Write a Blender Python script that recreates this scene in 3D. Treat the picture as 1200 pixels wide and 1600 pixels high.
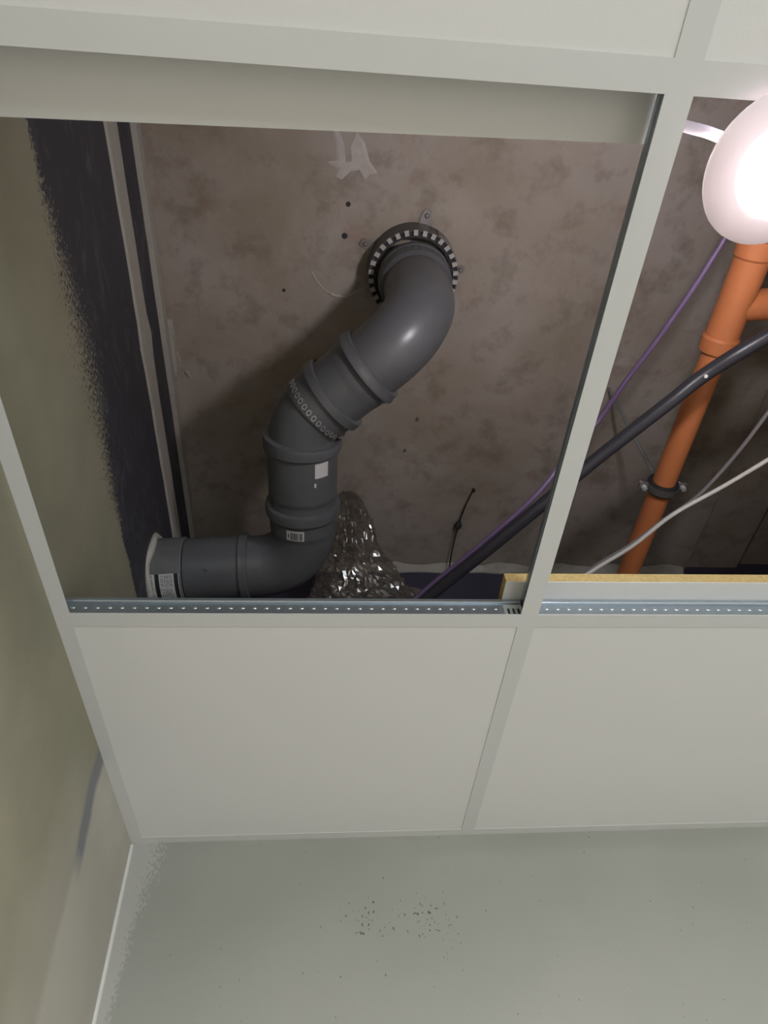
import bpy, bmesh, math, random
from mathutils import Vector, Matrix

for o in list(bpy.data.objects):
    bpy.data.objects.remove(o)
SC = bpy.context.scene
COL = SC.collection
random.seed(7)

# ------------------------------------------------------------------ camera, world, light, exposure
H = 2.60                      # height of the suspended ceiling (underside of the grid)
ROOM_X, ROOM_Y = 2.483, -3.076   # right wall, back wall (left wall x=0, far wall y=0)
SLAB = 0.745                  # concrete slab above the grid

cam = bpy.data.cameras.new('camera')
cam_o = bpy.data.objects.new('camera', cam)
COL.objects.link(cam_o)
right = Vector((0.99611035, -0.06597937, -0.05840281))
down = Vector((0.01613059, 0.7881487, -0.61527346))
fwd = Vector((0.08662545, 0.61193819, 0.78614737))
m = Matrix.Identity(4)
for i in range(3):
    m[i][0], m[i][1], m[i][2] = right[i], -down[i], -fwd[i]
m[0][3], m[1][3], m[2][3] = 0.34265, -1.24718, H - 0.60897
cam_o.matrix_world = m
cam.sensor_fit = 'VERTICAL'
cam.sensor_height = 36.0
cam.sensor_width = 27.0
cam.lens = 36.0 * 1041.38 / 1600.0
cam.clip_start = 0.02
SC.camera = cam_o

world = bpy.data.worlds.new('world')
SC.world = world
world.use_nodes = True
wb = world.node_tree.nodes['Background']
wb.inputs[0].default_value = (0.75, 0.85, 1.0, 1)
wb.inputs[1].default_value = 1.0

def area_light(name, loc, rot, sx, sy, power, col):
    l = bpy.data.lights.new(name, 'AREA')
    l.shape = 'RECTANGLE'; l.size = sx; l.size_y = sy; l.energy = power; l.color = col
    o = bpy.data.objects.new(name, l); COL.objects.link(o)
    o.location = loc; o.rotation_euler = rot
    return o
# fill light added outside an unseen, added window in the back wall
area_light('added_daylight', (1.30, ROOM_Y - 0.06, 1.35), (math.radians(90), 0, 0), 1.5, 1.3, 43, (0.88, 0.96, 1.0))

SC.view_settings.view_transform = 'Standard'
SC.view_settings.look = 'None'
SC.view_settings.exposure = 0.0
SC.view_settings.gamma = 1.0
SC.view_settings.use_curve_mapping = False

# ------------------------------------------------------------------ node helpers
class NT:
    def __init__(s, name):
        s.m = bpy.data.materials.new(name); s.m.use_nodes = True
        s.t = s.m.node_tree
        s.b = s.t.nodes['Principled BSDF']; s.out = s.t.nodes['Material Output']
        s._c = None
    def n(s, typ): return s.t.nodes.new(typ)
    def put(s, sock, v):
        if isinstance(v, bpy.types.NodeSocket): s.t.links.new(v, sock)
        elif isinstance(v, (tuple, list)) and len(v) == 3 and sock.type == 'RGBA': sock.default_value = (*v, 1)
        else: sock.default_value = v
    def co(s):
        if s._c is None: s._c = s.n('ShaderNodeNewGeometry').outputs['Position']
        return s._c
    def xyz(s):
        x = s.n('ShaderNodeSeparateXYZ'); s.put(x.inputs[0], s.co()); return x.outputs
    def op(s, o, a, b=0.0, c=None, clamp=False):
        x = s.n('ShaderNodeMath'); x.operation = o; x.use_clamp = clamp
        s.put(x.inputs[0], a); s.put(x.inputs[1], b)
        if c is not None: s.put(x.inputs[2], c)
        return x.outputs[0]
    def noise(s, scale, detail=3, rough=0.55, stretch=None, dist=0.0):
        x = s.n('ShaderNodeTexNoise'); x.inputs['Scale'].default_value = scale
        x.inputs['Detail'].default_value = detail; x.inputs['Roughness'].default_value = rough
        x.inputs['Distortion'].default_value = dist
        v = s.co()
        if stretch:
            mp = s.n('ShaderNodeMapping'); s.put(mp.inputs[0], v); mp.inputs['Scale'].default_value = stretch; v = mp.outputs[0]
        s.put(x.inputs['Vector'], v)
        return x.outputs['Fac']
    def step(s, v, lo, hi):
        x = s.n('ShaderNodeMapRange'); x.clamp = True
        s.put(x.inputs[0], v); x.inputs[1].default_value = lo; x.inputs[2].default_value = hi
        return x.outputs[0]
    def mix(s, f, a, b):
        x = s.n('ShaderNodeMix'); x.data_type = 'RGBA'
        s.put(x.inputs[0], f); s.put(x.inputs[6], a); s.put(x.inputs[7], b)
        return x.outputs[2]
    def bump(s, v, strength, dist=0.002):
        x = s.n('ShaderNodeBump'); x.inputs['Strength'].default_value = strength; x.inputs['Distance'].default_value = dist
        s.put(x.inputs['Height'], v); s.put(s.b.inputs['Normal'], x.outputs[0])
    def base(s, col, rough=0.5, metal=0.0, spec=0.5):
        s.put(s.b.inputs['Base Color'], col); s.put(s.b.inputs['Roughness'], rough)
        s.b.inputs['Metallic'].default_value = metal
        s.b.inputs['Specular IOR Level'].default_value = spec
        return s

def simple(name, col, rough=0.5, metal=0.0, var=0.08, scale=40.0, spec=0.5, bump=0.0):
    t = NT(name)
    n = t.noise(scale, 3)
    dark = tuple(c * (1 - var) for c in col); lite = tuple(min(1, c * (1 + var)) for c in col)
    t.base(t.mix(n, dark, lite), rough, metal, spec)
    if bump: t.bump(n, bump)
    return t.m

M = {}
M['tile'] = simple('tile_white_paint', (0.80, 0.79, 0.77), 0.85, var=0.02, scale=600, spec=0.2, bump=0.05)
M['wool'] = simple('mineral_wool', (0.62, 0.46, 0.20), 0.95, var=0.3, scale=220, spec=0.1, bump=0.6)
M['white_metal'] = simple('white_coated_steel', (0.71, 0.705, 0.69), 0.45, var=0.015, scale=30)
M['galv'] = simple('galvanised_steel', (0.42, 0.48, 0.53), 0.32, metal=0.75, var=0.10, scale=60)
M['galv_bright'] = simple('bright_galvanised_steel', (0.80, 0.86, 0.90), 0.25, metal=0.6, var=0.05, scale=80)
M['pvc'] = simple('dark_grey_pvc', (0.112, 0.114, 0.122), 0.34, var=0.12, scale=25)
M['pvc_dusty'] = simple('grey_pvc_dusty', (0.15, 0.15, 0.15), 0.45, var=0.25, scale=35)
M['rubber'] = simple('black_rubber', (0.02, 0.02, 0.022), 0.6)
M['paper'] = simple('white_paper', (0.62, 0.60, 0.60), 0.7, var=0.04)
M['ink'] = simple('black_ink', (0.02, 0.02, 0.022), 0.6)
M['filler'] = simple('white_filler', (0.55, 0.52, 0.47), 0.85, var=0.15, scale=90, bump=0.5)
M['smudge'] = simple('thin_plaster_smudge', (0.53, 0.49, 0.46), 0.85, var=0.2, scale=60)
M['caulk'] = simple('joint_compound', (0.46, 0.43, 0.385), 0.85, var=0.14, scale=50, bump=0.3)
M['caulk_white'] = simple('white_sealant', (0.78, 0.77, 0.74), 0.5, var=0.03)
M['orange'] = simple('orange_pvc', (0.60, 0.20, 0.075), 0.45, var=0.08, scale=20)
M['black_tube'] = simple('black_conduit', (0.035, 0.033, 0.042), 0.38, var=0.1)
M['purple'] = simple('purple_cable', (0.16, 0.105, 0.21), 0.42, var=0.08)
M['white_cable'] = simple('white_cable', (0.56, 0.52, 0.49), 0.5, var=0.05)
M['grey_cable'] = simple('grey_cable', (0.22, 0.20, 0.21), 0.5, var=0.1)
M['dark_wire'] = simple('dark_wire', (0.03, 0.028, 0.028), 0.6)
M['strap'] = simple('zinc_strap', (0.42, 0.42, 0.42), 0.4, metal=0.6)
M['collar'] = simple('fire_collar_steel', (0.10, 0.092, 0.095), 0.45, var=0.1)
M['bracket'] = simple('fire_collar_bracket', (0.26, 0.24, 0.23), 0.45, metal=0.5, var=0.2)
M['tab'] = simple('grey_white_tab', (0.46, 0.44, 0.42), 0.6)
M['floor'] = simple('grey_floor_screed', (0.62, 0.59, 0.55), 0.8, var=0.1, scale=6)
M['glazing_frame'] = simple('added_window_frame', (0.75, 0.75, 0.73), 0.4)

# concrete slab with stains
t = NT('concrete_slab')
n1 = t.noise(3.2, 6, 0.62, dist=0.4); n2 = t.noise(14, 5, 0.65); n3 = t.noise(70, 3)
n4 = t.noise(7.5, 4, 0.6, dist=1.5)
c = t.mix(t.step(n1, 0.32, 0.68), (0.34, 0.285, 0.225), (0.47, 0.42, 0.385))
c = t.mix(t.op('MULTIPLY', t.step(n2, 0.50, 0.68), 0.55), c, (0.19, 0.15, 0.115))
c = t.mix(t.op('MULTIPLY', t.step(n4, 0.60, 0.70), 0.4), c, (0.34, 0.20, 0.165))
c = t.mix(t.op('MULTIPLY', t.step(n3, 0.62, 0.78), 0.25), c, (0.50, 0.46, 0.42))
t.base(c, 0.85, spec=0.25); t.bump(t.op('ADD', n2, t.op('MULTIPLY', n3, 0.5)), 0.3, 0.003)
M['slab'] = t.m

# left wall: olive paint, rolled edge to dark blue board, bare patch by the corner with a blue streak
t = NT('left_wall_paint')
X, Y, Z = t.xyz()
lo = t.noise(5, 3); sp = t.noise(230, 2, 0.6, stretch=(1, 0.6, 1.6)); lg = t.noise(9, 4, 0.6); patch = t.noise(4.2, 2)
zz = t.op('SUBTRACT', Z, H)
olive = t.mix(t.step(lg, 0.35, 0.65), (0.30, 0.285, 0.205), (0.345, 0.32, 0.235))
navy = t.mix(t.op('MULTIPLY', t.step(t.noise(16, 5, 0.7, dist=2.0, stretch=(1, 0.45, 1)), 0.53, 0.75), 0.55), (0.055, 0.053, 0.064), (0.17, 0.17, 0.185))
edge = t.op('SUBTRACT', zz, t.op('MULTIPLY_ADD', lo, 0.05, 0.250))
# the roller left more open specks along one stretch
reach = t.op('MULTIPLY', t.step(t.op('ABSOLUTE', t.op('ADD', Y, 0.80)), 0.32, 0.05), 0.30)
edge2 = t.op('ADD', edge, t.op('MULTIPLY', t.op('SUBTRACT', sp, 0.55), t.op('ADD', reach, 0.03)))
mask_up = t.step(edge2, -0.001, 0.001)
col_low = olive
yb = t.op('SUBTRACT', t.op('SUBTRACT', Y, t.op('MULTIPLY', zz, -0.10)), -0.300)
yb = t.op('ADD', yb, t.op('MULTIPLY', t.op('SUBTRACT', lo, 0.5), 0.06))
bare = t.mix(t.step(t.noise(6, 3), 0.35, 0.65), (0.50, 0.47, 0.40), (0.58, 0.55, 0.49))
mask_b = t.step(yb, 0.0, 0.02)
col_low = t.mix(mask_b, col_low, bare)
# sanded filler veil beside it
veil = t.op('MULTIPLY', t.step(t.op('ADD', yb, t.op('MULTIPLY', t.op('SUBTRACT', patch, 0.5), 0.35)), -0.16, 0.0), t.step(zz, -0.03, -0.10))
col_low = t.mix(t.op('MULTIPLY', veil, 0.55), col_low, (0.47, 0.45, 0.39))
streak = t.op('MULTIPLY', t.step(t.op('ABSOLUTE', t.op('SUBTRACT', yb, 0.022)), 0.026, 0.012), t.step(t.op('ADD', zz, t.op('MULTIPLY', lo, 0.04)), -0.155, -0.115))
col_low = t.mix(t.op('MULTIPLY', streak, 0.8), col_low, (0.17, 0.18, 0.22))
t.base(t.mix(mask_up, col_low, navy), 0.6, spec=0.35)
t.bump(sp, 0.12, 0.001)
M['wall_left'] = t.m

# far wall: sage grey paint, unpainted corner, specks; dark blue board above the ceiling
t = NT('far_wall_paint')
X, Y, Z = t.xyz()
zz = t.op('SUBTRACT', Z, H)
lg = t.noise(3, 3); sp = t.noise(170, 2, 0.6, stretch=(1.6, 1, 0.8)); lo = t.noise(9, 3)
sage = t.mix(t.step(lg, 0.35, 0.65), (0.365, 0.37, 0.325), (0.40, 0.40, 0.355))
cw = t.op('ADD', X, t.op('MULTIPLY', t.op('SUBTRACT', sp, 0.5), t.op('MULTIPLY_ADD', t.step(zz, -0.16, -0.05), 0.09, 0.05)))
cw = t.op('ADD', cw, t.op('MULTIPLY', t.op('SUBTRACT', lo, 0.5), 0.03))
cw = t.op('SUBTRACT', cw, t.op('MULTIPLY', t.step(zz, -0.16, -0.03), 0.020))
c = t.mix(t.step(cw, 0.033, 0.025), sage, (0.49, 0.485, 0.45))
dx = t.op('SUBTRACT', X, 0.475); dz = t.op('ADD', zz, 0.165)
rr = t.op('ADD', t.op('POWER', t.op('MULTIPLY', dx, 5.5), 2.0), t.op('POWER', t.op('MULTIPLY', dz, 12.0), 2.0))
cl = t.step(t.noise(14, 2), 0.42, 0.62)
speck = t.op('MULTIPLY', t.op('MULTIPLY', t.step(rr, 1.0, 0.2), cl), 0.145)
spk = t.noise(210, 1, 0.5, stretch=(1, 1, 0.7))
c = t.mix(t.step(t.op('ADD', spk, speck), 0.755, 0.78), c, (0.13, 0.125, 0.13))
navy = t.mix(t.step(t.noise(13, 4, 0.7), 0.68, 0.8), (0.060, 0.058, 0.090), (0.20, 0.20, 0.24))
t.base(t.mix(t.step(zz, 0.0, 0.03), c, navy), 0.65, spec=0.35)
t.bump(t.noise(320, 2), 0.1, 0.001)
M['wall_far'] = t.m
M['wall_plain'] = simple('sage_wall_paint', (0.36, 0.355, 0.30), 0.65, var=0.05, scale=4)

# thin clear plastic film
t = NT('clear_plastic_film')
t.base((0.22, 0.20, 0.18), 0.5)
tr = t.n('ShaderNodeBsdfTransparent'); tr.inputs[0].default_value = (0.84, 0.81, 0.77, 1)
gl = t.n('ShaderNodeBsdfGlossy'); gl.inputs['Color'].default_value = (0.95, 0.93, 0.92, 1); gl.inputs['Roughness'].default_value = 0.13
lw = t.n('ShaderNodeLayerWeight'); lw.inputs[0].default_value = 0.5
m1 = t.n('ShaderNodeMixShader'); m1.inputs[0].default_value = 0.20
t.t.links.new(tr.outputs[0], m1.inputs[1]); t.t.links.new(t.b.outputs[0], m1.inputs[2])
m2 = t.n('ShaderNodeMixShader')
t.put(m2.inputs[0], t.op('MULTIPLY_ADD', t.op('POWER', lw.outputs['Facing'], 2.0), 0.45, 0.14))
t.t.links.new(m1.outputs[0], m2.inputs[1]); t.t.links.new(gl.outputs[0], m2.inputs[2])
t.t.links.new(m2.outputs[0], t.out.inputs[0])
M['film'] = t.m

# glass of the added window
t = NT('added_window_glass')
t.base((0.9, 0.95, 0.95), 0.03)
tr = t.n('ShaderNodeBsdfTransparent'); mx = t.n('ShaderNodeMixShader'); mx.inputs[0].default_value = 0.12
t.t.links.new(tr.outputs[0], mx.inputs[1]); t.t.links.new(t.b.outputs[0], mx.inputs[2])
t.t.links.new(mx.outputs[0], t.out.inputs[0])
M['glass'] = t.m

# opal plastic of the lamp: lets light through
t = NT('opal_white_plastic')
t.base((0.82, 0.80, 0.79), 0.4)
tl = t.n('ShaderNodeBsdfTranslucent'); tl.inputs[0].default_value = (0.80, 0.72, 0.74, 1)
mx = t.n('ShaderNodeMixShader'); mx.inputs[0].default_value = 0.7
t.t.links.new(t.b.outputs[0], mx.inputs[1]); t.t.links.new(tl.outputs[0], mx.inputs[2])
t.t.links.new(mx.outputs[0], t.out.inputs[0])
M['opal'] = t.m
M['opal_ring'] = t.m.copy(); M['opal_ring'].name = 'opal_ring_plastic'
[n for n in M['opal_ring'].node_tree.nodes if n.type == 'MIX_SHADER'][0].inputs[0].default_value = 0.28
t = NT('lamp_diffuser_lit')
t.base((1, 1, 1), 0.5)
t.put(t.b.inputs['Emission Color'], (1.0, 0.96, 0.95)); t.b.inputs['Emission Strength'].default_value = 14.0
M['lit'] = t.m

# ------------------------------------------------------------------ mesh helpers (coordinates relative to the grid plane)
def W(p): return Vector((p[0], p[1], p[2] + H))

def link(name, verts, faces, mat, parent=None, smooth=False, raw=False):
    me = bpy.data.meshes.new(name)
    me.from_pydata([tuple(v) if raw else tuple(W(v)) for v in verts], [], faces)
    bm = bmesh.new(); bm.from_mesh(me)
    bmesh.ops.recalc_face_normals(bm, faces=bm.faces); bm.to_mesh(me); bm.free()
    if smooth:
        for p in me.polygons: p.use_smooth = True
    me.materials.append(M[mat])
    o = bpy.data.objects.new(name, me); COL.objects.link(o)
    if parent: attach(o, parent)
    return o

def attach(o, parent):
    o.parent = parent
    o.matrix_parent_inverse = Matrix.Translation(-world_loc(parent))

def world_loc(o):
    v = Vector(o.location)
    if o.parent: v = v + o.matrix_parent_inverse.translation + world_loc(o.parent)
    return v

def thing(name, label, cat, loc, group=None):
    o = bpy.data.objects.new(name, None); COL.objects.link(o)
    o.empty_display_size = 0.05
    o.location = W(loc); return tag(o, label, cat, group)

def tag(o, label, cat=None, group=None, kind=None):
    o['label'] = label
    if cat: o['category'] = cat
    if group: o['group'] = group
    if kind: o['kind'] = kind
    return o

def struct(o, label):
    o['kind'] = 'structure'; o['label'] = label; return o

def box(x0, x1, y0, y1, z0, z1):
    v = [(x, y, z) for x in (x0, x1) for y in (y0, y1) for z in (z0, z1)]
    f = [(0, 1, 3, 2), (4, 6, 7, 5), (0, 4, 5, 1), (2, 3, 7, 6), (0, 2, 6, 4), (1, 5, 7, 3)]
    return v, f

def join(parts):
    V, F = [], []
    for v, f in parts:
        b = len(V); V += list(v); F += [tuple(i + b for i in q) for q in f]
    return V, F

def frame(tan, ref=None):
    tan = Vector(tan).normalized()
    r = Vector(ref) if ref else Vector((0, 0, 1))
    if abs(tan.dot(r)) > 0.95: r = Vector((0, 1, 0))
    a = tan.cross(r).normalized(); b = tan.cross(a).normalized()
    return a, b

def tube(pts, rad, seg=16, caps=True):
    """swept round tube; rad is a number or a list"""
    pts = [Vector(p) for p in pts]; n = len(pts)
    rs = rad if isinstance(rad, (list, tuple)) else [rad] * n
    V, F = [], []
    a = None
    for i, p in enumerate(pts):
        tn = (pts[min(i + 1, n - 1)] - pts[max(i - 1, 0)])
        if tn.length < 1e-9: tn = pts[-1] - pts[0]
        tn.normalize()
        if a is None: a, b = frame(tn)
        else:
            a = (a - tn * a.dot(tn)).normalized(); b = tn.cross(a)
        for k in range(seg):
            th = 2 * math.pi * k / seg
            V.append(p + (a * math.cos(th) + b * math.sin(th)) * rs[i])
    for i in range(n - 1):
        for k in range(seg):
            F.append((i * seg + k, i * seg + (k + 1) % seg, (i + 1) * seg + (k + 1) % seg, (i + 1) * seg + k))
    if caps:
        F.append(tuple(range(seg))); F.append(tuple((n - 1) * seg + k for k in range(seg)))
    return V, F

def spline(pts, n=12):
    """Catmull-Rom through the points"""
    P = [Vector(p) for p in pts]; P = [P[0] * 2 - P[1]] + P + [P[-1] * 2 - P[-2]]
    out = []
    for i in range(1, len(P) - 2):
        for k in range(n):
            s = k / n
            out.append(0.5 * ((2 * P[i]) + (-P[i - 1] + P[i + 1]) * s + (2 * P[i - 1] - 5 * P[i] + 4 * P[i + 1] - P[i + 2]) * s * s
                              + (-P[i - 1] + 3 * P[i] - 3 * P[i + 1] + P[i + 2]) * s ** 3))
    out.append(P[-2]); return out

def lathe(profile, c, axis=(0, 0, 1), seg=48, closed=False):
    """profile of (r, h) revolved about the axis through c"""
    ax = Vector(axis).normalized(); a, b = frame(ax); c = Vector(c)
    V, F = [], []; n = len(profile)
    for r, h in profile:
        for k in range(seg):
            th = 2 * math.pi * k / seg
            V.append(c + ax * h + (a * math.cos(th) + b * math.sin(th)) * r)
    rng = n if closed else n - 1
    for i in range(rng):
        j = (i + 1) % n
        for k in range(seg):
            F.append((i * seg + k, i * seg + (k + 1) % seg, j * seg + (k + 1) % seg, j * seg + k))
    return V, F

def autosmooth(o, ang=35):
    me = o.data
    for p in me.polygons: p.use_smooth = True
    bm = bmesh.new(); bm.from_mesh(me)
    for e in bm.edges:
        if len(e.link_faces) == 2 and e.calc_face_angle(0) > math.radians(ang): e.smooth = False
    bm.to_mesh(me); bm.free()
    return o

# ------------------------------------------------------------------ room shell
struct(link('floor', *box(0, ROOM_X, ROOM_Y, 0, -H - 0.1, -H), 'floor'), 'grey screed floor of the room below the ceiling')
# left wall, a touch out of plumb below the ceiling like the one photographed
v = [(0.055, ROOM_Y, -H), (0.055, 0, -H), (0, ROOM_Y, 0), (0, 0, 0), (0, ROOM_Y, 0.9), (0, 0, 0.9)]
V = v + [(-0.1, y, z) for (_, y, z) in v]
F = [(0, 1, 3, 2), (2, 3, 5, 4), (6, 8, 9, 7), (8, 10, 11, 9), (0, 2, 8, 6), (2, 4, 10, 8), (1, 7, 9, 3), (3, 9, 11, 5), (4, 5, 11, 10), (0, 6, 7, 1)]
wall_left = struct(link('wall_left', V, F, 'wall_left'), 'left wall with olive paint, dark blue board above and a bare filler patch')
wall_far = struct(link('wall_far', *box(-0.1, ROOM_X + 0.1, 0, 0.1, -H, 0.9), 'wall_far'), 'sage grey far wall with paint specks, dark blue above the ceiling')
struct(link('wall_right', *box(ROOM_X, ROOM_X + 0.1, ROOM_Y, 0, -H, 0.9), 'wall_plain'), 'plain sage wall on the right side of the room')
wx0, wx1, wz0, wz1 = 0.55, 2.05, 0.75 - H, 2.05 - H
struct(link('wall_back', *join([box(-0.1, wx0, ROOM_Y - 0.1, ROOM_Y, -H, 0.9), box(wx1, ROOM_X + 0.1, ROOM_Y - 0.1, ROOM_Y, -H, 0.9),
        box(wx0, wx1, ROOM_Y - 0.1, ROOM_Y, -H, wz0), box(wx0, wx1, ROOM_Y - 0.1, ROOM_Y, wz1, 0.9)]), 'wall_plain'), 'back wall with an opening added to let in light')
fr = 0.05  # unseen window, added as a light source for the room
yb0, yb1 = ROOM_Y - 0.04, ROOM_Y + 0.005
win = struct(link('added_window_1', *join([box(wx0, wx1, yb0, yb1, wz0, wz0 + fr), box(wx0, wx1, yb0, yb1, wz1 - fr, wz1),
        box(wx0, wx0 + fr, yb0, yb1, wz0 + fr, wz1 - fr), box(wx1 - fr, wx1, yb0, yb1, wz0 + fr, wz1 - fr)]), 'glazing_frame'), 'unseen white framed window added to light the room')
link('pane', *box(wx0 + fr, wx1 - fr, ROOM_Y - 0.022, ROOM_Y - 0.016, wz0 + fr, wz1 - fr), 'glass', win)

# concrete slab made of planks: the two joints at the right are small steps
slab = struct(link('ceiling', *box(-0.1, 1.372, ROOM_Y - 0.1, 0.1, SLAB, SLAB + 0.2), 'slab'), 'stained brown grey concrete slab above the open ceiling bays')
link('slab_plank', *box(1.372, 1.535, ROOM_Y - 0.1, 0.1, SLAB + 0.012, SLAB + 0.2), 'slab', slab)
link('slab_plank', *box(1.535, ROOM_X + 0.1, ROOM_Y - 0.1, 0.1, SLAB + 0.028, SLAB + 0.2), 'slab', slab)

# ragged strips of joint compound on the walls
def strip_left(z0, z1, y0, y1, th, seed, amp=0.004, bumps=()):
    rnd = random.Random(seed); n = 70; V, F = [], []
    for i in range(n + 1):
        y = y0 + (y1 - y0) * i / n
        e0 = rnd.uniform(-amp, amp); e1 = rnd.uniform(-amp, amp)
        for (yc, w, d) in bumps:
            e1 += d * max(0, 1 - abs(y - yc) / w) * rnd.uniform(0.4, 1.3)
            e0 -= 0.4 * d * max(0, 1 - abs(y - yc) / w) * rnd.uniform(0.2, 1.2)
        a, b = z0 + e0, z1 + e1
        V += [(0.0, y, a), (th, y, a + 0.003), (th, y, b - 0.003), (0.0, y, b)]
    for i in range(n):
        for k in range(4):
            F.append((4 * i + k, 4 * i + (k + 1) % 4, 4 * i + 4 + (k + 1) % 4, 4 * i + 4 + k))
    F += [(0, 1, 2, 3), (4 * n, 4 * n + 3, 4 * n + 2, 4 * n + 1)]
    return V, F
link('joint_strip', *strip_left(0.563, 0.622, ROOM_Y, -0.06, 0.004, 3, 0.0015, bumps=[(-0.70, 0.05, 0.016)]), 'caulk', wall_left)
link('joint_strip', *strip_left(0.712, SLAB, ROOM_Y, -0.002, 0.010, 4, 0.0012), 'caulk', wall_left)
# the strip against the slab spills over onto the concrete in places
def blob(points, z, th, mat, name, parent, seed=1):
    rnd = random.Random(seed); n = len(points)
    cx = sum(p[0] for p in points) / n; cy = sum(p[1] for p in points) / n
    V = [(x, y, z) for x, y in points] + [(cx + (x - cx) * 0.8, cy + (y - cy) * 0.8, z - th * rnd.uniform(0.5, 1.3)) for x, y in points]
    F = [(i, (i + 1) % n, n + (i + 1) % n, n + i) for i in range(n)] + [tuple(range(n, 2 * n)), tuple(range(n - 1, -1, -1))]
    return link(name, V, F, mat, parent)
blob([(0.001, -0.690), (0.019, -0.688), (0.021, -0.66), (0.018, -0.62), (0.024, -0.618), (0.026, -0.590), (0.017, -0.584), (0.014, -0.56), (0.001, -0.55)], SLAB, 0.004, 'caulk', 'compound_smear', slab, 5)
blob([(0.032, -0.575), (0.040, -0.572), (0.044, -0.556), (0.036, -0.560)], SLAB, 0.004, 'caulk', 'compound_smear', slab, 6)
V, F = [], []
rnd = random.Random(9); n = 60
for i in range(n + 1):
    x = 0.02 + (1.36 - 0.02) * i / n; e = 0.030 + 0.010 * math.sin(i * 0.9) + rnd.uniform(-0.003, 0.004)
    V += [(x, 0.0, SLAB), (x, -e * 0.6, SLAB - 0.003), (x, -0.004, SLAB - 0.016 - 0.2 * e), (x, 0.0, SLAB - 0.016 - 0.2 * e)]
for i in range(n):
    for k in range(4): F.append((4 * i + k, 4 * i + (k + 1) % 4, 4 * i + 4 + (k + 1) % 4, 4 * i + 4 + k))
F += [(0, 1, 2, 3), (4 * n, 4 * n + 3, 4 * n + 2, 4 * n + 1)]
link('joint_strip', V, F, 'caulk', wall_far)
# sealant bead in the corner below the ceiling
struct(link('trim_1', *tube([(0.001, -0.001, -0.004), (0.0137, -0.001, -0.6), (0.056, -0.001, -H)], 0.0042, 8), 'caulk_white'), 'white sealant bead in the wall corner')

# plaster smear, scratch arc, rust marks and nail heads on the slab
blob([(0.335, -1.000), (0.352, -1.003), (0.350, -1.030), (0.342, -1.055), (0.350, -1.062), (0.362, -1.035), (0.366, -1.000), (0.380, -1.002), (0.376, -1.030),
      (0.386, -1.052), (0.402, -1.035), (0.412, -1.005), (0.428, -0.986), (0.412, -0.984), (0.406, -0.974), (0.396, -0.990), (0.376, -0.986), (0.362, -0.972), (0.352, -0.976), (0.354, -0.990)],
     SLAB, 0.0012, 'smudge', 'plaster_smear', slab, 3)
link('chalk_arc', *tube(spline([(0.306, -0.800, SLAB - .0005), (0.318, -0.780, SLAB - .0005), (0.340, -0.760, SLAB - .0005), (0.372, -0.752, SLAB - .0005), (0.40, -0.766, SLAB - .0005)], 6), 0.0016, 6), 'filler', slab)
link('chalk_arc', *tube(spline([(0.342, -0.759, SLAB - .001), (0.355, -0.754, SLAB - .001), (0.372, -0.753, SLAB - .001)], 5), [0.001] + [0.0032] * 8 + [0.001, .001], 6), 'filler', slab)
for (x, y, r) in ((0.552, -0.472, 0.004), (0.53, -0.385, 0.003)):
    link('nail_head', *lathe([(0.0001, -0.006), (r, -0.005), (r, 0), (0.0001, 0)], (x, y, SLAB), seg=10), 'bracket', slab)
for (x, y, r) in ((0.37, -0.872, 0.005), (0.375, -0.93, 0.004), (0.25, -0.76, 0.003)):
    link('drill_hole', *lathe([(0.0001, -0.0012), (r, -0.001), (r * 1.2, 0), (0.0001, 0)], (x, y, SLAB), seg=9), 'ink', slab)

# ------------------------------------------------------------------ suspended grid
XM = [0.0, 0.61795, 1.2396, 1.8613, ROOM_X]
YR = [0.0, -0.58983, -1.21144, -1.83305, -2.45466, ROOM_Y]
FL = 0.0012     # thickness of the flanges
HW = 0.012      # half width of a tee
AW = 0.0203     # width of the wall angles
TH = 0.038      # height of a tee
def wall_angle(name, a, b, axis, side, label):
    """L profile; axis 'x' or 'y', side = inward normal sign"""
    if axis == 'y':
        x = 0.0 if side > 0 else ROOM_X
        parts = [box(min(x, x + side * AW), max(x, x + side * AW), a, b, 0, FL), box(min(x, x + side * FL), max(x, x + side * FL), a, b, FL, 0.024)]
    else:
        y = 0.0 if side < 0 else ROOM_Y
        parts = [box(a, b, min(y, y + side * AW), max(y, y + side * AW), 0, FL), box(a, b, min(y, y + side * FL), max(y, y + side * FL), FL, 0.024)]
    return struct(link(name, *join(parts), 'white_metal'), label)
wall_angle('trim_2', ROOM_Y, -AW, 'y', 1, 'white metal wall angle carrying the ceiling along the left wall')
wall_angle('trim_3', 0.0, ROOM_X, 'x', -1, 'white metal wall angle carrying the ceiling along the far wall')
wall_angle('trim_4', ROOM_Y, -AW, 'y', -1, 'white metal wall angle along the right wall')
wall_angle('trim_5', AW, ROOM_X - AW, 'x', 1, 'white metal wall angle along the back wall')

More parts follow.
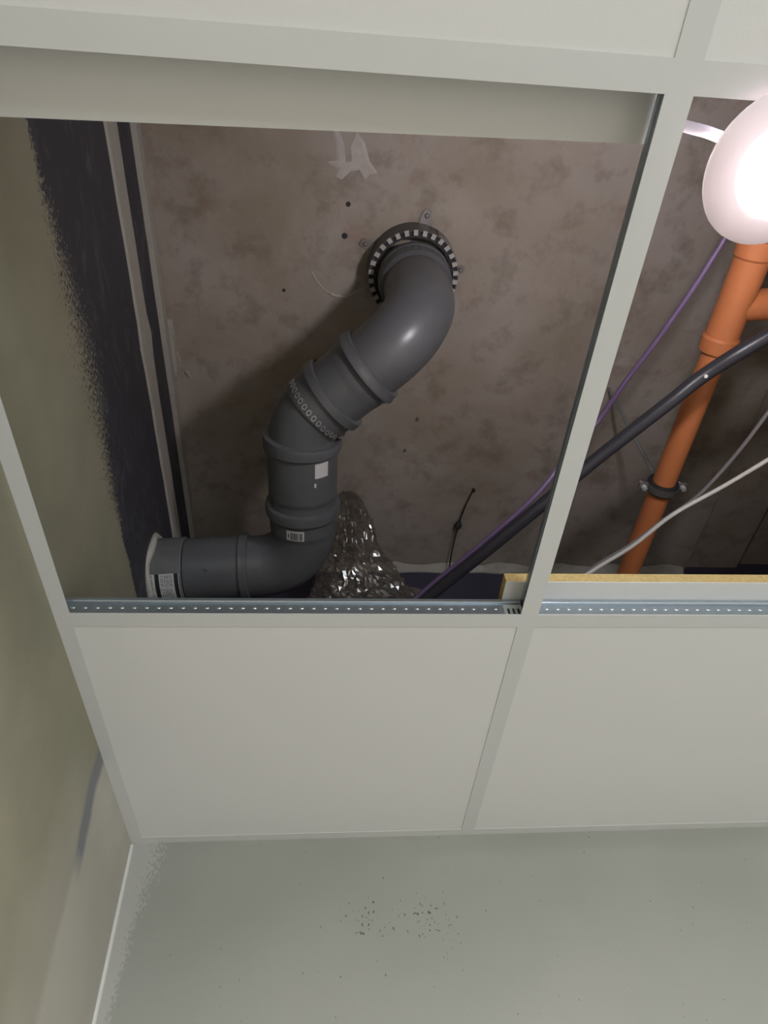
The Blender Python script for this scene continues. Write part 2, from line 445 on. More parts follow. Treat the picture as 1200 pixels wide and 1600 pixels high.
def main_tee(x, label, group):
    o = thing('main_tee', label, 'ceiling grid', (x, -0.02, 0), group)
    y0, y1 = ROOM_Y + AW, -AW
    link('flange', *box(x - HW, x + HW, y0, y1, 0, FL), 'white_metal', o)
    link('web', *box(x - 0.0008, x + 0.0008, y0, y1, FL, TH - 0.007), 'galv', o)
    link('bulb', *box(x - 0.0020, x + 0.0020, y0, y1, TH - 0.007, TH), 'galv', o)
    for i in range(int(abs(y0 - y1) / 0.3)):        # hanger slots
        yy = y1 - 0.12 - i * 0.3
        link('slot', *box(x - 0.0012, x + 0.0012, yy - 0.006, yy + 0.006, 0.016, 0.022), 'ink', o)
    return o
main_tee(XM[1], 'long white main runner between the two open bays', 'main runners of the ceiling grid')
main_tee(XM[2], 'white main runner second from the left wall', 'main runners of the ceiling grid')
main_tee(XM[3], 'white main runner nearest the right wall', 'main runners of the ceiling grid')

def x_c(x, w0):
    k = round((x - w0 - 0.012) / 0.0156); c = w0 + 0.012 + k * 0.0156
    return c + (x - c) * 1.7

def cross_tee(col, y, label, stitched=True):
    x0 = XM[col] + (AW if col == 0 else HW); x1 = XM[col + 1] - (AW if col == 3 else HW)
    w0 = XM[col] + 0.004; w1 = XM[col + 1] - 0.004
    o = thing('cross_tee', label, 'ceiling grid', ((x0 + x1) / 2, y, 0), 'cross runners of the ceiling grid')
    link('flange', *box(x0, x1, y - HW, y + HW, 0, FL), 'white_metal', o)
    link('web', *box(w0, w1, y - 0.0012, y + 0.0012, FL, TH - 0.008), 'galv', o)
    # rolled top bulb with a lower bead in paler steel, a highlight put into the colour
    prof = [(-0.0032, TH - 0.0085), (-0.0042, TH - 0.0065), (-0.0034, TH - 0.0045), (-0.0034, TH - 0.0008), (-0.0026, TH), (0.0026, TH), (0.0034, TH - 0.0008), (0.0034, TH - 0.0085)]
    n = len(prof)
    V = [(w0, y + a, b) for a, b in prof] + [(w1, y + a, b) for a, b in prof]
    F = [(i, (i + 1) % n, n + (i + 1) % n, n + i) for i in range(n)] + [tuple(range(n)), tuple(range(2 * n - 1, n - 1, -1))]
    link('bulb', V, F, 'galv', o)
    link('bead', *tube([(w0 + 0.01, y - 0.0036, TH - 0.0072), (w1 - 0.004, y - 0.0036, TH - 0.0072)], 0.0013, 8), 'galv_bright', o)
    if stitched:
        parts = []; k = 0; x = w0 + 0.012
        while x < w1 - 0.035:
            parts.append(lathe([(0.0001, 0.0009), (0.0015, 0.0006), (0.0018, 0)], (x, y - 0.0012, TH - 0.0175), (0, -1, 0), 8)); x += 0.0156
        Vs, Fs = join(parts); Vs = [(x_c(v[0], w0), v[1], v[2]) for v in Vs]
        s = link('stitch_marks', Vs, Fs, 'galv_bright', o, smooth=True)
        s['kind'] = 'stuff'
        # hooked end clip with punched slots
        c = link('end_clip', *box(w1 - 0.026, w1, y - 0.0026, y - 0.0012, 0.006, TH - 0.010), 'galv_bright', o)
        for i in range(3):
            link('slot', *box(w1 - 0.021 + i * 0.007, w1 - 0.0185 + i * 0.007, y - 0.0031, y - 0.0026, 0.010, 0.020), 'ink', c)
    return o
names = {(0, 1): 'cross runner with bare galvanised web under the left open bay and grey drainpipe',
         (1, 1): 'cross runner in front of the tile stacked on the right bay',
         (0, 2): 'cross runner under the slid tile overhanging the left open bay',
         (1, 2): 'cross runner beside the hanging round lamp'}
for r in range(1, 5):
    for c in range(4):
        cross_tee(c, YR[r], names.get((c, r), 'cross runner of the closed ceiling outside the photographed bays'), (c, r) in names and r == 1)

# ceiling tiles: white faced mineral wool
TT = 0.018
def make_tile(x0, x1, y0, y1, z, label, group, rz=0.0, tilt=0.0):
    cx, cy = (x0 + x1) / 2, (y0 + y1) / 2
    o = thing('ceiling_tile', label, 'ceiling tile', (cx, cy, z), group)
    link('face', *box(x0, x1, y0, y1, z, z + 0.0012), 'tile', o)
    link('wool_core', *box(x0 + 0.0008, x1 - 0.0008, y0 + 0.0008, y1 - 0.0008, z + 0.0012, z + TT), 'wool', o)
    o.rotation_euler = (tilt, 0, rz); o['kind'] = 'thing'
    return o
tiles = {(0, 0): 'white ceiling tile in the far left corner below the drainpipe',
         (1, 0): 'white ceiling tile by the far wall under the stacked tile',
         (0, 2): 'white ceiling tile at the top edge of the photo, left of the main runner',
         (1, 2): 'white ceiling tile at the top right corner, above the round lamp'}
g = 0.004
for r in range(5):
    for c in range(4):
        if r == 1 and c in (0, 1): continue
        make_tile(XM[c] + g, XM[c + 1] - g, YR[r + 1] + g, YR[r] - g, FL + 0.0002,
                  tiles.get((c, r), 'white ceiling tile closing the grid outside the photographed bays'),
                  'tiles laid in the ceiling grid')
# the two tiles that were lifted and slid aside
make_tile(0.022, 0.622, -1.1525 - 0.595, -1.1525, TH + 0.0006, 'lifted ceiling tile overhanging the near edge of the left open bay', 'tiles slid out of the open bays', rz=-0.020)
make_tile(0.5905, 0.5905 + 0.606, -0.6265, -0.6265 + 0.595, TH + 0.0006, 'lifted ceiling tile with yellow wool edge stacked over the far right tile', 'tiles slid out of the open bays', rz=-0.004)

# ------------------------------------------------------------------ grey drainpipe
def fillet_path(P, R, step=0.005):
    P = [Vector(p) for p in P]; out = [P[0]]; marks = []
    for i in range(1, len(P) - 1):
        a = (P[i - 1] - P[i]).normalized(); b = (P[i + 1] - P[i]).normalized()
        ang = math.acos(max(-1, min(1, a.dot(b)))); tl = R[i - 1] / math.tan(ang / 2)
        p0 = P[i] + a * tl; p1 = P[i] + b * tl
        bis = (a + b).normalized(); cen = P[i] + bis * (R[i - 1] / math.sin(ang / 2))
        n = 20; u = p0 - cen; w = p1 - cen; tot = math.pi - ang
        for k in range(n + 1):
            s = k / n
            q = (u * math.sin((1 - s) * tot) + w * math.sin(s * tot)) / math.sin(tot)
            out.append(cen + q)
    out.append(P[-1])
    S = [0.0]
    for i in range(1, len(out)): S.append(S[-1] + (out[i] - out[i - 1]).length)
    return out, S
PA, PB, PV1, PV2, PW = (0.505, -0.816, SLAB), (0.505, -0.816, 0.468), (0.297, -0.632, 0.452), (0.2985, -0.310, 0.418), (0.0, -0.292, 0.408)
PATH, PS = fillet_path([PA, PB, PV1, PV2, PW], [0.105, 0.085, 0.092])
def at(s):
    if s <= 0: return PATH[0], (PATH[1] - PATH[0]).normalized()
    for i in range(1, len(PS)):
        if s <= PS[i] + 1e-9:
            f = (s - PS[i - 1]) / max(1e-9, PS[i] - PS[i - 1])
            return PATH[i - 1].lerp(PATH[i], f), (PATH[i] - PATH[i - 1]).normalized()
    return PATH[-1], (PATH[-1] - PATH[-2]).normalized()
def s_near(p):
    p = Vector(p); best = None
    for i in range(len(PATH) - 1):
        d = PATH[i + 1] - PATH[i]; f = max(0, min(1, (p - PATH[i]).dot(d) / d.length_squared))
        q = PATH[i] + d * f; e = (q - p).length
        if best is None or e < best[0]: best = (e, PS[i] + f * d.length)
    return best[1]
def run(profile, seg=40, step=0.006):
    """profile of (s, r) along the pipe path, extra rings added through bends"""
    pts, rs = [], []
    for (s0, r0), (s1, r1) in zip(profile[:-1], profile[1:]):
        n = max(1, int((s1 - s0) / step))
        for k in range(n):
            f = k / n; pts.append(at(s0 + (s1 - s0) * f)[0]); rs.append(r0 + (r1 - r0) * f)
    pts.append(at(profile[-1][0])[0]); rs.append(profile[-1][1])
    pts2, rs2, tn = [], [], []
    V, F = [], []; a = None
    ss = []
    for (s0, r0), (s1, r1) in zip(profile[:-1], profile[1:]):
        n = max(1, int((s1 - s0) / step))
        for k in range(n): ss.append(s0 + (s1 - s0) * k / n)
    ss.append(profile[-1][0])
    for i, p in enumerate(pts):
        e0 = at(ss[i] - 0.004)[0]; e1 = at(ss[i] + 0.004)[0]
        d = (e1 - e0).normalized()
        if a is None: a, b = frame(d)
        else: a = (a - d * a.dot(d)).normalized(); b = d.cross(a)
        for k in range(seg):
            th = 2 * math.pi * k / seg; V.append(p + (a * math.cos(th) + b * math.sin(th)) * rs[i])
    n = len(pts)
    for i in range(n - 1):
        for k in range(seg): F.append((i * seg + k, i * seg + (k + 1) % seg, (i + 1) * seg + (k + 1) % seg, (i + 1) * seg + k))
    F.append(tuple(range(seg))); F.append(tuple((n - 1) * seg + k for k in range(seg)))
    return V, F
def ring_profile(s, w, r_in, r_out):
    """moulded socket lip: steps up to the lip and back"""
    return [(s, r_in), (s + 0.0015, r_out - 0.001), (s + 0.003, r_out), (s + w * 0.5, r_out - 0.0005), (s + w - 0.004, r_out), (s + w - 0.001, r_out - 0.002), (s + w, r_in)]

R0, RB, RR = 0.0620, 0.0655, 0.0728
pipe = thing('drainpipe', 'thick dark grey plastic drainpipe bending from the slab to the left wall', 'pipe', (0.297, -0.47, 0.37))
sB = s_near(PB); sV1 = s_near(PV1); sV2 = s_near(PV2); sW = PS[-1]
d1 = (Vector(PV1) - Vector(PB)).normalized()
def sB1(d): return s_near(Vector(PB) + d1 * d)
def sYp(y): f = (y + 0.632) / 0.322; return s_near(Vector(PV1).lerp(Vector(PV2), f))
def sXp(x): f = (0.2985 - x) / 0.2985; return s_near(Vector(PV2).lerp(Vector(PW), f))
# upper elbow hanging from the slab
s1a, s1b = sB1(0.113), sB1(0.142)
e = autosmooth(link('upper_elbow', *run([(0.075, RB + 0.003), (0.110, RB + 0.003), (0.116, R0), (s1a + 0.006, R0)]), 'pvc', pipe))
autosmooth(link('socket_lip', *run(ring_profile(0.060, 0.018, RB, RR - 0.002)), 'pvc', e))
# coupling piece with its socket
s2a, s2b = sB1(0.196), sB1(0.216)
e = autosmooth(link('coupling', *run([(s1a + 0.010, RB), (s1b + 0.008, RB), (s1b + 0.02, RB - 0.002), (s2a + 0.004, RB - 0.002)]), 'pvc', pipe))
autosmooth(link('socket_lip', *run([(s1a, R0), (s1a + 0.0012, RR - 0.003), (s1a + 0.010, RR - 0.002), (s1a + 0.013, RR), (s1a + 0.018, RR), (s1a + 0.020, RR - 0.003), (s1b, RB)]), 'pvc', e))
# 45 degree bend
s3a, s3b = sYp(-0.601), sYp(-0.574)
e = autosmooth(link('bend', *run([(s2a + 0.006, RB + 0.001), (sB1(0.248), RB + 0.001), (sB1(0.252), R0), (s3a + 0.006, R0)]), 'pvc', pipe))
autosmooth(link('socket_lip', *run([(s2a, R0), (s2a + 0.001, RR - 0.001), (s2a + 0.010, RR), (s2b - 0.004, RR), (s2b, RB)]), 'pvc', e))
# straight socket piece
s4a, s4b = sYp(-0.462), sYp(-0.436)
e = autosmooth(link('straight_pipe', *run([(s3a + 0.008, RB), (s4a - 0.020, RB), (s4a - 0.016, R0 + 0.001), (s4a + 0.008, R0 + 0.001)]), 'pvc', pipe))
autosmooth(link('socket_lip', *run([(s3a, R0), (s3a + 0.001, RR - 0.001), (s3a + 0.005, RR), (s3b - 0.006, RR), (s3b, RB)]), 'pvc', e))
# lower right angle bend
s5a, s5b = sXp(0.190), sXp(0.170)
e = autosmooth(link('lower_elbow', *run([(s4a + 0.010, RB), (s4b + 0.030, RB), (s4b + 0.036, R0 + 0.001), (s5a + 0.006, R0 + 0.001)]), 'pvc', pipe))
autosmooth(link('socket_lip', *run([(s4a, R0), (s4a + 0.001, RR - 0.001), (s4a + 0.005, RR), (s4b - 0.006, RR), (s4b, RB)]), 'pvc', e))
# horizontal coupling and wall stub
s6 = sXp(0.066)
e = autosmooth(link('coupling', *run([(s5a + 0.006, RB - 0.001), (s6, RB - 0.001)]), 'pvc', pipe))
autosmooth(link('socket_lip', *run(ring_profile(s5a, 0.020, R0, RR - 0.003)), 'pvc', e))
pz, tz = at(sXp(0.115))
def on_pipe(s, ang, r):
    """point on the pipe surface; angle 0 = straight down, positive towards -X (straight run) or -Y (run to the wall)"""
    p, tn = at(s)
    dn = Vector((0, 0, -1)); dn = (dn - tn * dn.dot(tn)).normalized(); sd = tn.cross(dn)
    return p + (dn * math.cos(ang) + sd * math.sin(ang)) * r
def patch(s0, s1, a0, a1, r, th=0.0006, n=8):
    V, F = [], []
    for i in range(n + 1):
        a = a0 + (a1 - a0) * i / n
        for s in (s0, s1):
            V.append(on_pipe(s, a, r)); V.append(on_pipe(s, a, r + th))
    for i in range(n):
        b = 4 * i
        F += [(b + 1, b + 3, b + 7, b + 5), (b, b + 4, b + 6, b + 2), (b, b + 1, b + 5, b + 4), (b + 2, b + 6, b + 7, b + 3)]
    F += [(0, 2, 3, 1), (4 * n, 4 * n + 1, 4 * n + 3, 4 * n + 2)]
    return V, F
e2 = autosmooth(link('wall_stub', *run([(s6 + 0.002, RB + 0.001), (s6 + 0.004, RB + 0.0025), (sW - 0.001, RB + 0.0025)]), 'pvc_dusty', pipe))
link('moulding_nub', *lathe([(0.0001, 0.003), (0.003, 0.0025), (0.0042, 0)], on_pipe(sXp(0.112), 0.72, RB - 0.0012), tuple(on_pipe(sXp(0.112), 0.72, 1) - at(sXp(0.112))[0]), 12), 'pvc', pipe, smooth=True)
# filler ring where the stub meets the wall
V, F = [], []
rnd = random.Random(2); n = 40
p, tn = at(sW); a, b = frame(Vector((1, 0, 0)))
for k in range(n):
    th = 2 * math.pi * k / n; w = 0.011 + 0.003 * math.sin(k * 0.55); h = 0.009 + 0.003 * math.sin(k * 0.8 + 1)
    dr = a * math.cos(th) + b * math.sin(th)
    base = Vector((0, p.y, p.z))
    V += [base + dr * (RB + 0.001), base + dr * (RB + 0.002 + w), base + dr * (RB + 0.004 + w * 0.45) + Vector((h * 0.6, 0, 0)), base + dr * (RB + 0.001) + Vector((h, 0, 0))]
for k in range(n):
    for q in range(4): F.append((4 * k + q, 4 * k + (q + 1) % 4, 4 * ((k + 1) % n) + (q + 1) % 4, 4 * ((k + 1) % n) + q))
link('filler_ring', V, F, 'filler', pipe, smooth=True)

# labels stuck on the pipe; local s grows along the pipe
def sticker(name, s0, s1, a0, a1, r, parent): return link(name, *patch(s0, s1, a0, a1, r), 'paper', parent)
bc = sticker('barcode_label', s4b + 0.006, s4b + 0.027, -0.06, 0.46, RB, e_low := [o for o in pipe.children if o.name.startswith('lower_elbow')][0])
parts = []
rnd = random.Random(5); a = 0.34
while a > 0.0:
    w = rnd.choice([0.010, 0.016, 0.026]); parts.append(patch(s4b + 0.009, s4b + 0.0255, a - w, a, RB + 0.0006, 0.0002, 2)); a -= w + rnd.choice([0.012, 0.02])
parts.append(patch(s4b + 0.0125, s4b + 0.022, 0.385, 0.415, RB + 0.0006, 0.0002, 2))
bc2 = link('barcode_print', *join(parts), 'ink', pipe); bc2['kind'] = 'stuff'
tag(bc, 'small white barcode label')
stp = [o for o in pipe.children if o.name.startswith('straight_pipe')][0]
st = link('torn_sticker', *patch(sYp(-0.571), sYp(-0.542), -0.80, -0.38, RB), 'paper', stp); tag(st, 'small torn white paper sticker')
link('torn_sticker', *patch(sYp(-0.532), sYp(-0.524), -0.42, -0.36, RB), 'paper', stp)
# printed wrap label on the wall stub
RS = RB + 0.0025
wl = sticker('printed_label', sXp(0.060), sXp(0.004), -0.6, 0.66, RS, e2); tag(wl, 'white printed label with black bars')
ink = []
ink.append(patch(sXp(0.0225), sXp(0.0145), -0.6, 0.66, RS + 0.0006, 0.0002, 8))
ink.append(patch(sXp(0.059), sXp(0.051), -0.6, 0.66, RS + 0.0006, 0.0002, 8))
rnd = random.Random(11)
for x in (0.0465, 0.0435, 0.040, 0.037, 0.034, 0.030, 0.027, 0.0095):
    a = 0.62
    while a > -0.55:
        w = rnd.uniform(0.03, 0.12)
        if abs(a - 0.22) > 0.07: ink.append(patch(sXp(x), sXp(x - 0.0009), a - w, a, RS + 0.0006, 0.0002, 2))
        a -= w + rnd.uniform(0.02, 0.05)
ink.append(patch(sXp(0.0455), sXp(0.0225), 0.185, 0.195, RS + 0.0006, 0.0002, 2))
pr = link('label_print', *join(ink), 'ink', pipe); pr['kind'] = 'stuff'

# perforated strap slung round the pipe below the second socket
strap = thing('perforated_strap', 'thin perforated metal strap slung round the grey drainpipe', 'strap', tuple(at(sB1(0.236))[0]))
ss = sB1(0.243); nl = 13
def link_ring(c, ax_n, along, r=0.0052, th=0.0012):
    ax_n = ax_n.normalized(); a = (along - ax_n * along.dot(ax_n)).normalized(); b = ax_n.cross(a)
    V, F = [], []; seg = 14
    for k in range(seg):
        t_ = 2 * math.pi * k / seg
        d = a * math.cos(t_) * 1.3 + b * math.sin(t_)
        V += [c + d * r, c + d * r * 0.5, c + d * r * 0.5 + ax_n * th, c + d * r + ax_n * th]
    for k in range(seg):
        for q in range(4): F.append((4 * k + q, 4 * k + (q + 1) % 4, 4 * ((k + 1) % seg) + (q + 1) % 4, 4 * ((k + 1) % seg) + q))
    return V, F
for i in range(nl):
    an = 1.5 - i * 0.185
    p0 = on_pipe(ss - 0.003 + 0.0012 * max(0, i - 8), an, RB + 0.0016); p1 = on_pipe(ss, an - 0.01, RB + 0.0016)
    c0 = at(ss)[0]
    V, F = link_ring(p0, p0 - c0, p1 - p0 + Vector((1e-5, 0, 0)), 0.0047)
    link('strap_link', V, F, 'strap', strap)
link('strap_band', *tube([on_pipe(ss, -1.05 - 0.1 * k, RB + 0.0025 + 0.0012 * k) for k in range(12)], 0.0016, 8), 'strap', strap)

# ------------------------------------------------------------------ fire collar at the slab
cc = (0.505, -0.816)
col = thing('fire_collar', 'dark round fire collar with white tabs screwed to the slab', 'fire collar', (cc[0], cc[1], SLAB - 0.05))
RC = 0.0885
autosmooth(link('housing', *lathe([(RC, 0), (RC, -0.050), (RC - 0.002, -0.052), (RC - 0.004, -0.050), (RC - 0.004, 0)], (cc[0], cc[1], SLAB), seg=56, closed=True), 'collar', col))
link('intumescent_ring', *lathe([(RC - 0.0045, -0.044), (RC - 0.0045, -0.0475), (0.0725, -0.0475), (0.0725, -0.004), (0.080, -0.004)], (cc[0], cc[1], SLAB), seg=56, closed=True), 'rubber', col)
tabm = None
for k in range(30):
    th = 2 * math.pi * (k + 0.35) / 30
    dr = Vector((math.cos(th), math.sin(th), 0)); tg = Vector((-dr.y, dr.x, 0)); c0 = Vector((cc[0], cc[1], SLAB - 0.052))
    V = []
    for r in (RC - 0.0105, RC - 0.0005):
        for s_ in (-0.0042, 0.0042):
            for z in (-0.0012, 0.004): V.append(c0 + dr * r + tg * s_ + Vector((0, 0, z)))
    F = [(0, 1, 3, 2), (4, 6, 7, 5), (0, 4, 5, 1), (2, 3, 7, 6), (0, 2, 6, 4), (1, 5, 7, 3)]
    link('fixing_tab', V, F, 'tab', col)
def lug(th, L, w):
    dr = Vector((math.cos(th), math.sin(th), 0)); tg = Vector((-dr.y, dr.x, 0)); c0 = Vector((cc[0], cc[1], SLAB))
    V, F = [], []; prof = [(-w, RC - 0.002), (-w, RC + L * 0.6), (-w * 0.6, RC + L), (w * 0.6, RC + L), (w, RC + L * 0.6), (w, RC - 0.002)]
    n = len(prof)
    for z in (-0.0005, -0.003): V += [c0 + tg * a + dr * r + Vector((0, 0, z)) for a, r in prof]
    F = [tuple(range(n)), tuple(range(2 * n - 1, n - 1, -1))] + [(i, (i + 1) % n, n + (i + 1) % n, n + i) for i in range(n)]
    o = link('fixing_lug', V, F, 'bracket', col)
    c1 = c0 + dr * (RC + L * 0.6)
    link('screw', *lathe([(0.0001, -0.008), (0.003, -0.0075), (0.0045, -0.005), (0.0045, -0.003)], tuple(c1), seg=8), 'bracket', o)
for th, L, w in ((math.atan2(-0.046, -0.099), 0.026, 0.009), (math.atan2(-0.103, 0.022), 0.026, 0.011), (math.atan2(-0.003, 0.11), 0.020, 0.009)): lug(th, L, w)
# overlapping end of the collar's metal band
V, F = [], []
for k in range(13):
    th = math.radians(-62 + k * 3.2); d = Vector((math.cos(th), math.sin(th), 0)); c0 = Vector((cc[0], cc[1], SLAB))
    V += [c0 + d * RC + Vector((0, 0, -0.004)), c0 + d * (RC + 0.0015) + Vector((0, 0, -0.004)), c0 + d * (RC + 0.0015) + Vector((0, 0, -0.048)), c0 + d * RC + Vector((0, 0, -0.048))]
for k in range(12):
    for q in range(4): F.append((4 * k + q, 4 * k + (q + 1) % 4, 4 * k + 4 + (q + 1) % 4, 4 * k + 4 + q))
F += [(0, 1, 2, 3), (48, 51, 50, 49)]
link('band_end', V, F, 'bracket', col)

# ------------------------------------------------------------------ crumpled clear plastic bag hanging behind the pipe
from mathutils import noise as mn
V, F = [], []
nu, nv = 110, 90
KEY = [  # centre, half width along x, half depth along y, from the slab down
    ((0.395, -0.235, 0.742), 0.030, 0.030), ((0.400, -0.215, 0.700), 0.050, 0.045), ((0.405, -0.190, 0.620), 0.066, 0.062),
    ((0.415, -0.165, 0.540), 0.090, 0.072), ((0.430, -0.145, 0.470), 0.125, 0.080), ((0.435, -0.135, 0.410), 0.150, 0.085),
    ((0.430, -0.135, 0.350), 0.155, 0.085), ((0.425, -0.140, 0.290), 0.135, 0.075), ((0.420, -0.150, 0.240), 0.080, 0.045), ((0.420, -0.150, 0.225), 0.004, 0.004)]
def key(f):
    x = f * (len(KEY) - 1); i = min(int(x), len(KEY) - 2); g_ = x - i; g_ = g_ * g_ * (3 - 2 * g_) * 0.5 + g_ * 0.5
    a, b = KEY[i], KEY[i + 1]
    return Vector(a[0]).lerp(Vector(b[0]), g_), a[1] + (b[1] - a[1]) * g_, a[2] + (b[2] - a[2]) * g_
for j in range(nv + 1):
    c0, rx, ry = key(j / nv)
    for k in range(nu):
        th = 2 * math.pi * k / nu
        p = c0 + Vector((rx * math.cos(th), ry * math.sin(th), 0))
        q = p * 17
        w = 0
        for o_, am in ((1, 0.8), (2.1, 0.6), (4.2, 0.42)):
            w += am * (abs(mn.noise(q * o_ + Vector((3.1, 1.7, 9.2)))) * 2 - 0.5)
        p = p + Vector((math.cos(th), math.sin(th), 0.3 * math.sin(3 * th + j))) * w * 0.015 * min(1, rx / 0.05)
        p.z = min(p.z, SLAB - 0.002); p.y = min(p.y, -0.022)
        V.append(p)
for j in range(nv):
    for k in range(nu): F.append((j * nu + k, j * nu + (k + 1) % nu, (j + 1) * nu + (k + 1) % nu, (j + 1) * nu + k))
F.append(tuple(range(nu)))
tag(link('plastic_bag', V, F, 'film'), 'crumpled clear plastic bag hanging behind the grey drainpipe', 'plastic bag')

# ------------------------------------------------------------------ right bay: orange pipe, clamp, conduit, cables
XO, ZO, RO = 1.000, 0.420, 0.0215
op = thing('orange_pipe', 'orange plastic pipe with branch fitting running across the right bay', 'pipe', (XO, -0.6, ZO - RO))
autosmooth(link('straight_pipe', *tube([(XO, -0.815 + i * 0.04, ZO) for i in range(21)], RO, 24), 'orange', op))
fit = autosmooth(link('branch_fitting', *tube([(XO, -0.806, ZO), (XO, -0.807, ZO), (XO, -0.815, ZO), (XO, -0.830, ZO), (XO, -0.834, ZO), (XO, -0.90, ZO), (XO, -0.96, ZO), (XO, -0.964, ZO), (XO, -0.99, ZO)],
                [RO + 0.001, RO + 0.008, RO + 0.009, RO + 0.009, RO + 0.006, RO + 0.006, RO + 0.006, RO + 0.009, RO + 0.009], 24), 'orange', op))
autosmooth(link('branch_arm', *tube([(XO + 0.01, -0.885, ZO), (XO + 0.08, -0.892, ZO), (XO + 0.082, -0.892, ZO), (XO + 0.105, -0.894, ZO)], [RO + 0.004, RO + 0.004, RO + 0.008, RO + 0.008], 24), 'orange', op))
autosmooth(link('branch_pipe', *tube([(XO + 0.10, -0.894, ZO), (1.7, -0.93, ZO + 0.01), (ROOM_X, -0.96, ZO + 0.02)], RO, 24), 'orange', op))
autosmooth(link('straight_pipe', *tube([(XO, -0.985, ZO), (XO, -1.6, ZO + 0.01), (XO, ROOM_Y, ZO + 0.03)], RO, 24), 'orange', op))
# clamp on a threaded rod
YC = -0.522
cl = thing('pipe_clamp', 'black rubber lined pipe clamp on the orange pipe with two bright screws', 'pipe clamp', (XO, YC, ZO - RO - 0.008))
autosmooth(link('clamp_ring', *lathe([(RO, -0.011), (RO + 0.007, -0.011), (RO + 0.0085, -0.008), (RO + 0.0085, 0.008), (RO + 0.007, 0.011), (RO, 0.011)], (XO, YC, ZO), (0, 1, 0), 40, True), 'rubber', cl))
autosmooth(link('clamp_band', *lathe([(RO + 0.008, -0.007), (RO + 0.0098, -0.007), (RO + 0.0098, 0.007), (RO + 0.008, 0.007)], (XO, YC, ZO), (0, 1, 0), 40, True), 'collar', cl))
for sgn in (-1, 1):
    x = XO + sgn * (RO + 0.018)
    ear = link('clamp_ear', *box(min(XO + sgn * (RO + 0.006), x + sgn * 0.008), max(XO + sgn * (RO + 0.006), x + sgn * 0.008), YC - 0.007, YC + 0.007, ZO - 0.003, ZO + 0.003), 'bracket', cl)
    autosmooth(link('screw', *lathe([(0.0001, -0.013), (0.0048, -0.012), (0.0058, -0.009), (0.0058, -0.004), (0.0035, -0.004), (0.0035, 0.012), (0.0001, 0.013)], (x, YC, ZO), (0, 0, 1), 12), 'galv_bright', ear))
link('threaded_rod', *tube([(XO - 0.004, YC - 0.002, ZO + RO + 0.006), (0.987, -0.566, SLAB)], 0.0035, 8), 'galv', cl)
link('rod_nut', *lathe([(0.0035, 0), (0.0075, 0), (0.0075, 0.012), (0.0035, 0.012)], (XO - 0.003, YC - 0.003, ZO + RO + 0.008), (0, 0, 1), 6), 'bracket', cl)

cond = thing('conduit', 'black flexible conduit crossing behind the main runner', 'conduit', (0.72, -0.56, 0.28))
cpts = spline([(0.455, -0.30, 0.06), (0.465, -0.29, 0.18), (0.500, -0.29, 0.275), (0.546, -0.336, 0.30), (0.641, -0.450, 0.306), (0.729, -0.555, 0.315), (0.805, -0.638, 0.33), (0.900, -0.752, 0.332), (0.945, -0.803, 0.335), (1.010, -0.872, 0.325), (1.2, -1.02, 0.33), (1.6, -1.2, 0.4), (ROOM_X, -1.35, 0.45)], 10)
autosmooth(link('tube', *tube(cpts, 0.0118, 16), 'black_tube', cond))
link('paint_spot', *lathe([(0.0001, 0.0008), (0.0028, 0.0005), (0.0034, -0.0004)], (0.939, -0.804, 0.3235), (0.0, -0.3, -1), 9), 'caulk_white', cond)
ppts = [p + Vector((0, 0, 0.003)) for p in spline([(0.44, -0.31, 0.06), (0.45, -0.295, 0.19), (0.490, -0.288, 0.289), (0.538, -0.335, 0.313), (0.632, -0.449, 0.320), (0.716, -0.556, 0.330), (0.780, -0.62, 0.380), (0.838, -0.636, 0.442), (0.877, -0.73, 0.45), (0.916, -0.828, 0.45), (0.97, -0.98, 0.46), (1.1, -1.4, 0.5), (1.3, ROOM_Y, 0.55)], 10)]
tag(autosmooth(link('cable', *tube(ppts, 0.0048, 12), 'purple')), 'purple cable running along the black conduit', 'cable')
wpts = spline([(1.6, -1.15, 0.36), (1.25, -0.88, 0.30), (1.072, -0.721, 0.25), (1.050, -0.698, 0.25), (0.996, -0.644, 0.25), (0.929, -0.582, 0.25), (0.877, -0.514, 0.246), (0.806, -0.450, 0.238), (0.66, -0.33, 0.20), (0.60, -0.25, 0.12), (0.62, -0.2, 0.068)], 8)
tag(autosmooth(link('cable', *tube(wpts, 0.0035, 10), 'white_cable')), 'thin white cable crossing below the orange pipe', 'cable')
gpts = spline([(1.25, -1.6, 0.44), (1.09, -0.92, 0.37), (1.063, -0.802, 0.30), (1.051, -0.755, 0.30), (1.030, -0.675, 0.30), (0.995, -0.587, 0.30), (0.953, -0.535, 0.30), (0.905, -0.475, 0.297), (0.839, -0.407, 0.295), (0.70, -0.27, 0.26), (0.66, -0.2, 0.15), (0.68, -0.17, 0.068)], 8)
tag(autosmooth(link('cable', *tube(gpts, 0.0032, 10), 'grey_cable')), 'thin dark grey cable sagging beside the orange pipe', 'cable')

hw = thing('hanging_wire', 'short dark wire with a knot hanging from the slab near the far wall', 'wire', (0.677, -0.03, 0.70))
link('wire', *tube(spline([(0.715, -0.27, SLAB), (0.700, -0.225, 0.737), (0.688, -0.166, 0.729), (0.680, -0.09, 0.718), (0.677, -0.030, 0.705)], 8), 0.0022, 8), 'dark_wire', hw)
link('knot', *lathe([(0.0001, -0.011), (0.007, -0.009), (0.0095, -0.003), (0.008, 0.005), (0.005, 0.010), (0.0001, 0.012)], (0.688, -0.166, 0.729), (0.2, -1, 0.2), 9), 'dark_wire', hw)
link('nail', *lathe([(0.0001, -0.006), (0.005, -0.005), (0.005, 0.0), (0.0001, 0.0)], (0.715, -0.27, SLAB), seg=10), 'dark_wire', hw)

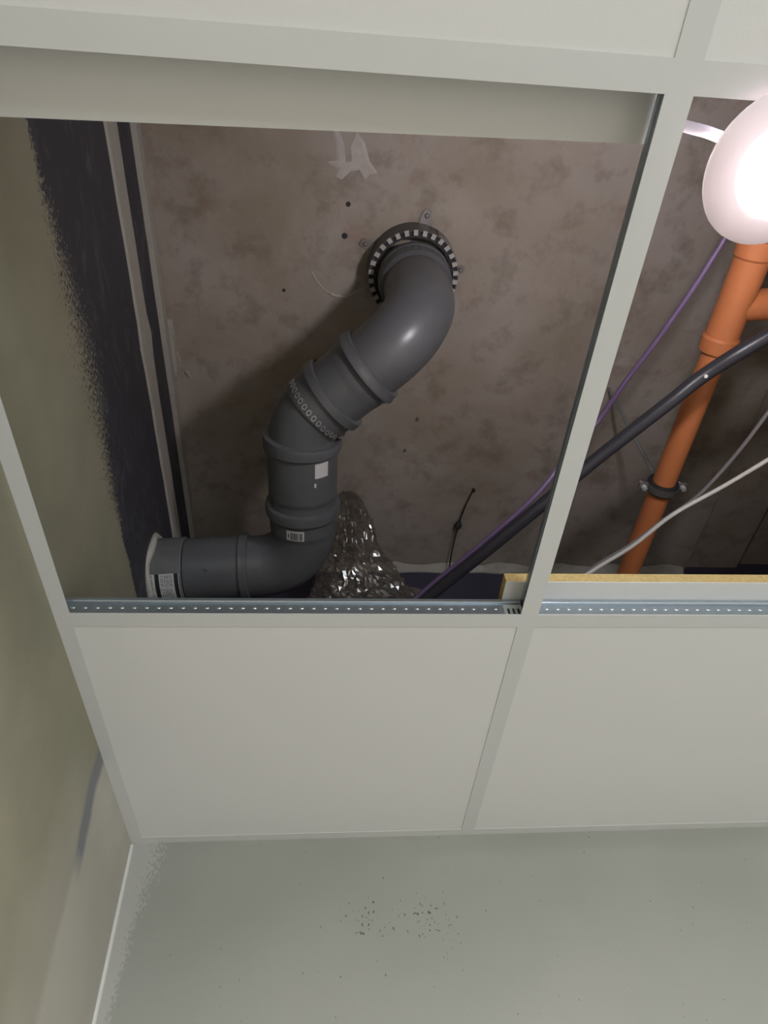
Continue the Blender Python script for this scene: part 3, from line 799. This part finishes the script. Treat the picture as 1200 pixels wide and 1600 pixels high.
# ------------------------------------------------------------------ round lamp hanging in the right bay by its cable
def lamp(x, y, z, label, group, power, inner, cable=True):
    o = thing('round_lamp', label, 'lamp', (x, y, z), group)
    R_ = 0.0605
    autosmooth(link('trim_ring', *lathe([(0.035, 0.008), (0.0355, -0.001), (0.038, -0.0015), (0.056, 0.001), (R_, 0.005), (R_, 0.008), (0.056, 0.0075), (0.045, 0.010), (0.040, 0.012), (0.037, 0.014)], (x, y, z), seg=56, closed=True), 'opal_ring', o))
    autosmooth(link('housing', *lathe([(0.0395, 0.010), (0.0395, 0.036), (0.0405, 0.038), (0.0415, 0.036), (0.0415, 0.010)], (x, y, z), seg=40, closed=True), 'opal', o))
    for k in range(3): link('bracket_arm', *box(x - 0.041, x + 0.041, y - 0.0015, y + 0.0015, z + 0.010, z + 0.012) if k == 0 else box(x - 0.0015, x + 0.0015, y - 0.041, y + 0.041, z + 0.0125 + k * 0.001, z + 0.0132 + k * 0.001), 'opal', o)
    link('diffuser', *lathe([(0.0001, 0.0042), (0.02, 0.0045), (0.0348, 0.0065), (0.0348, 0.009), (0.0001, 0.009)], (x, y, z), seg=40), 'lit', o, smooth=True)
    if cable:
        autosmooth(link('lamp_cable', *tube(spline([(x - 0.02, y - 0.012, z + 0.045), (x - 0.045, y - 0.018, z + 0.053), (x - 0.075, y - 0.024, z + 0.070), (x - 0.12, y - 0.05, z + 0.094), (x - 0.13, y - 0.2, z + 0.11), (x - 0.16, y - 0.32, z + 0.115)], 8), 0.0048, 12), 'grey_cable', o))
    def put(kind, dz, p):
        l = bpy.data.lights.new('lamp_light', kind); l.energy = p; l.color = (1.0, 0.95, 1.0)
        if kind == 'AREA': l.shape = 'DISK'; l.size = 0.066
        else: l.shadow_soft_size = 0.03
        q = bpy.data.objects.new('lamp_light', l); COL.objects.link(q); q.location = W((x, y, z + dz)); attach(q, o)
    put('POINT', 0.034, inner); put('AREA', 0.0030, power)  # point light is added to brighten the slab; area light shines down
    return o
lamp(0.7145, -1.153, -0.018, 'glowing round white lamp hanging in the right open bay', 'round lamps', 11.0, 7.0)
for (x, y) in ((1.55, -1.52), (1.55, -2.45), (0.45, -2.45)):  # unseen lamps added so floor bounce lights the ceiling and cavity
    lamp(x, y, -0.0455, 'unseen round lamp added under the closed ceiling to light the room', 'round lamps', 12.0, 1.0, cable=False)
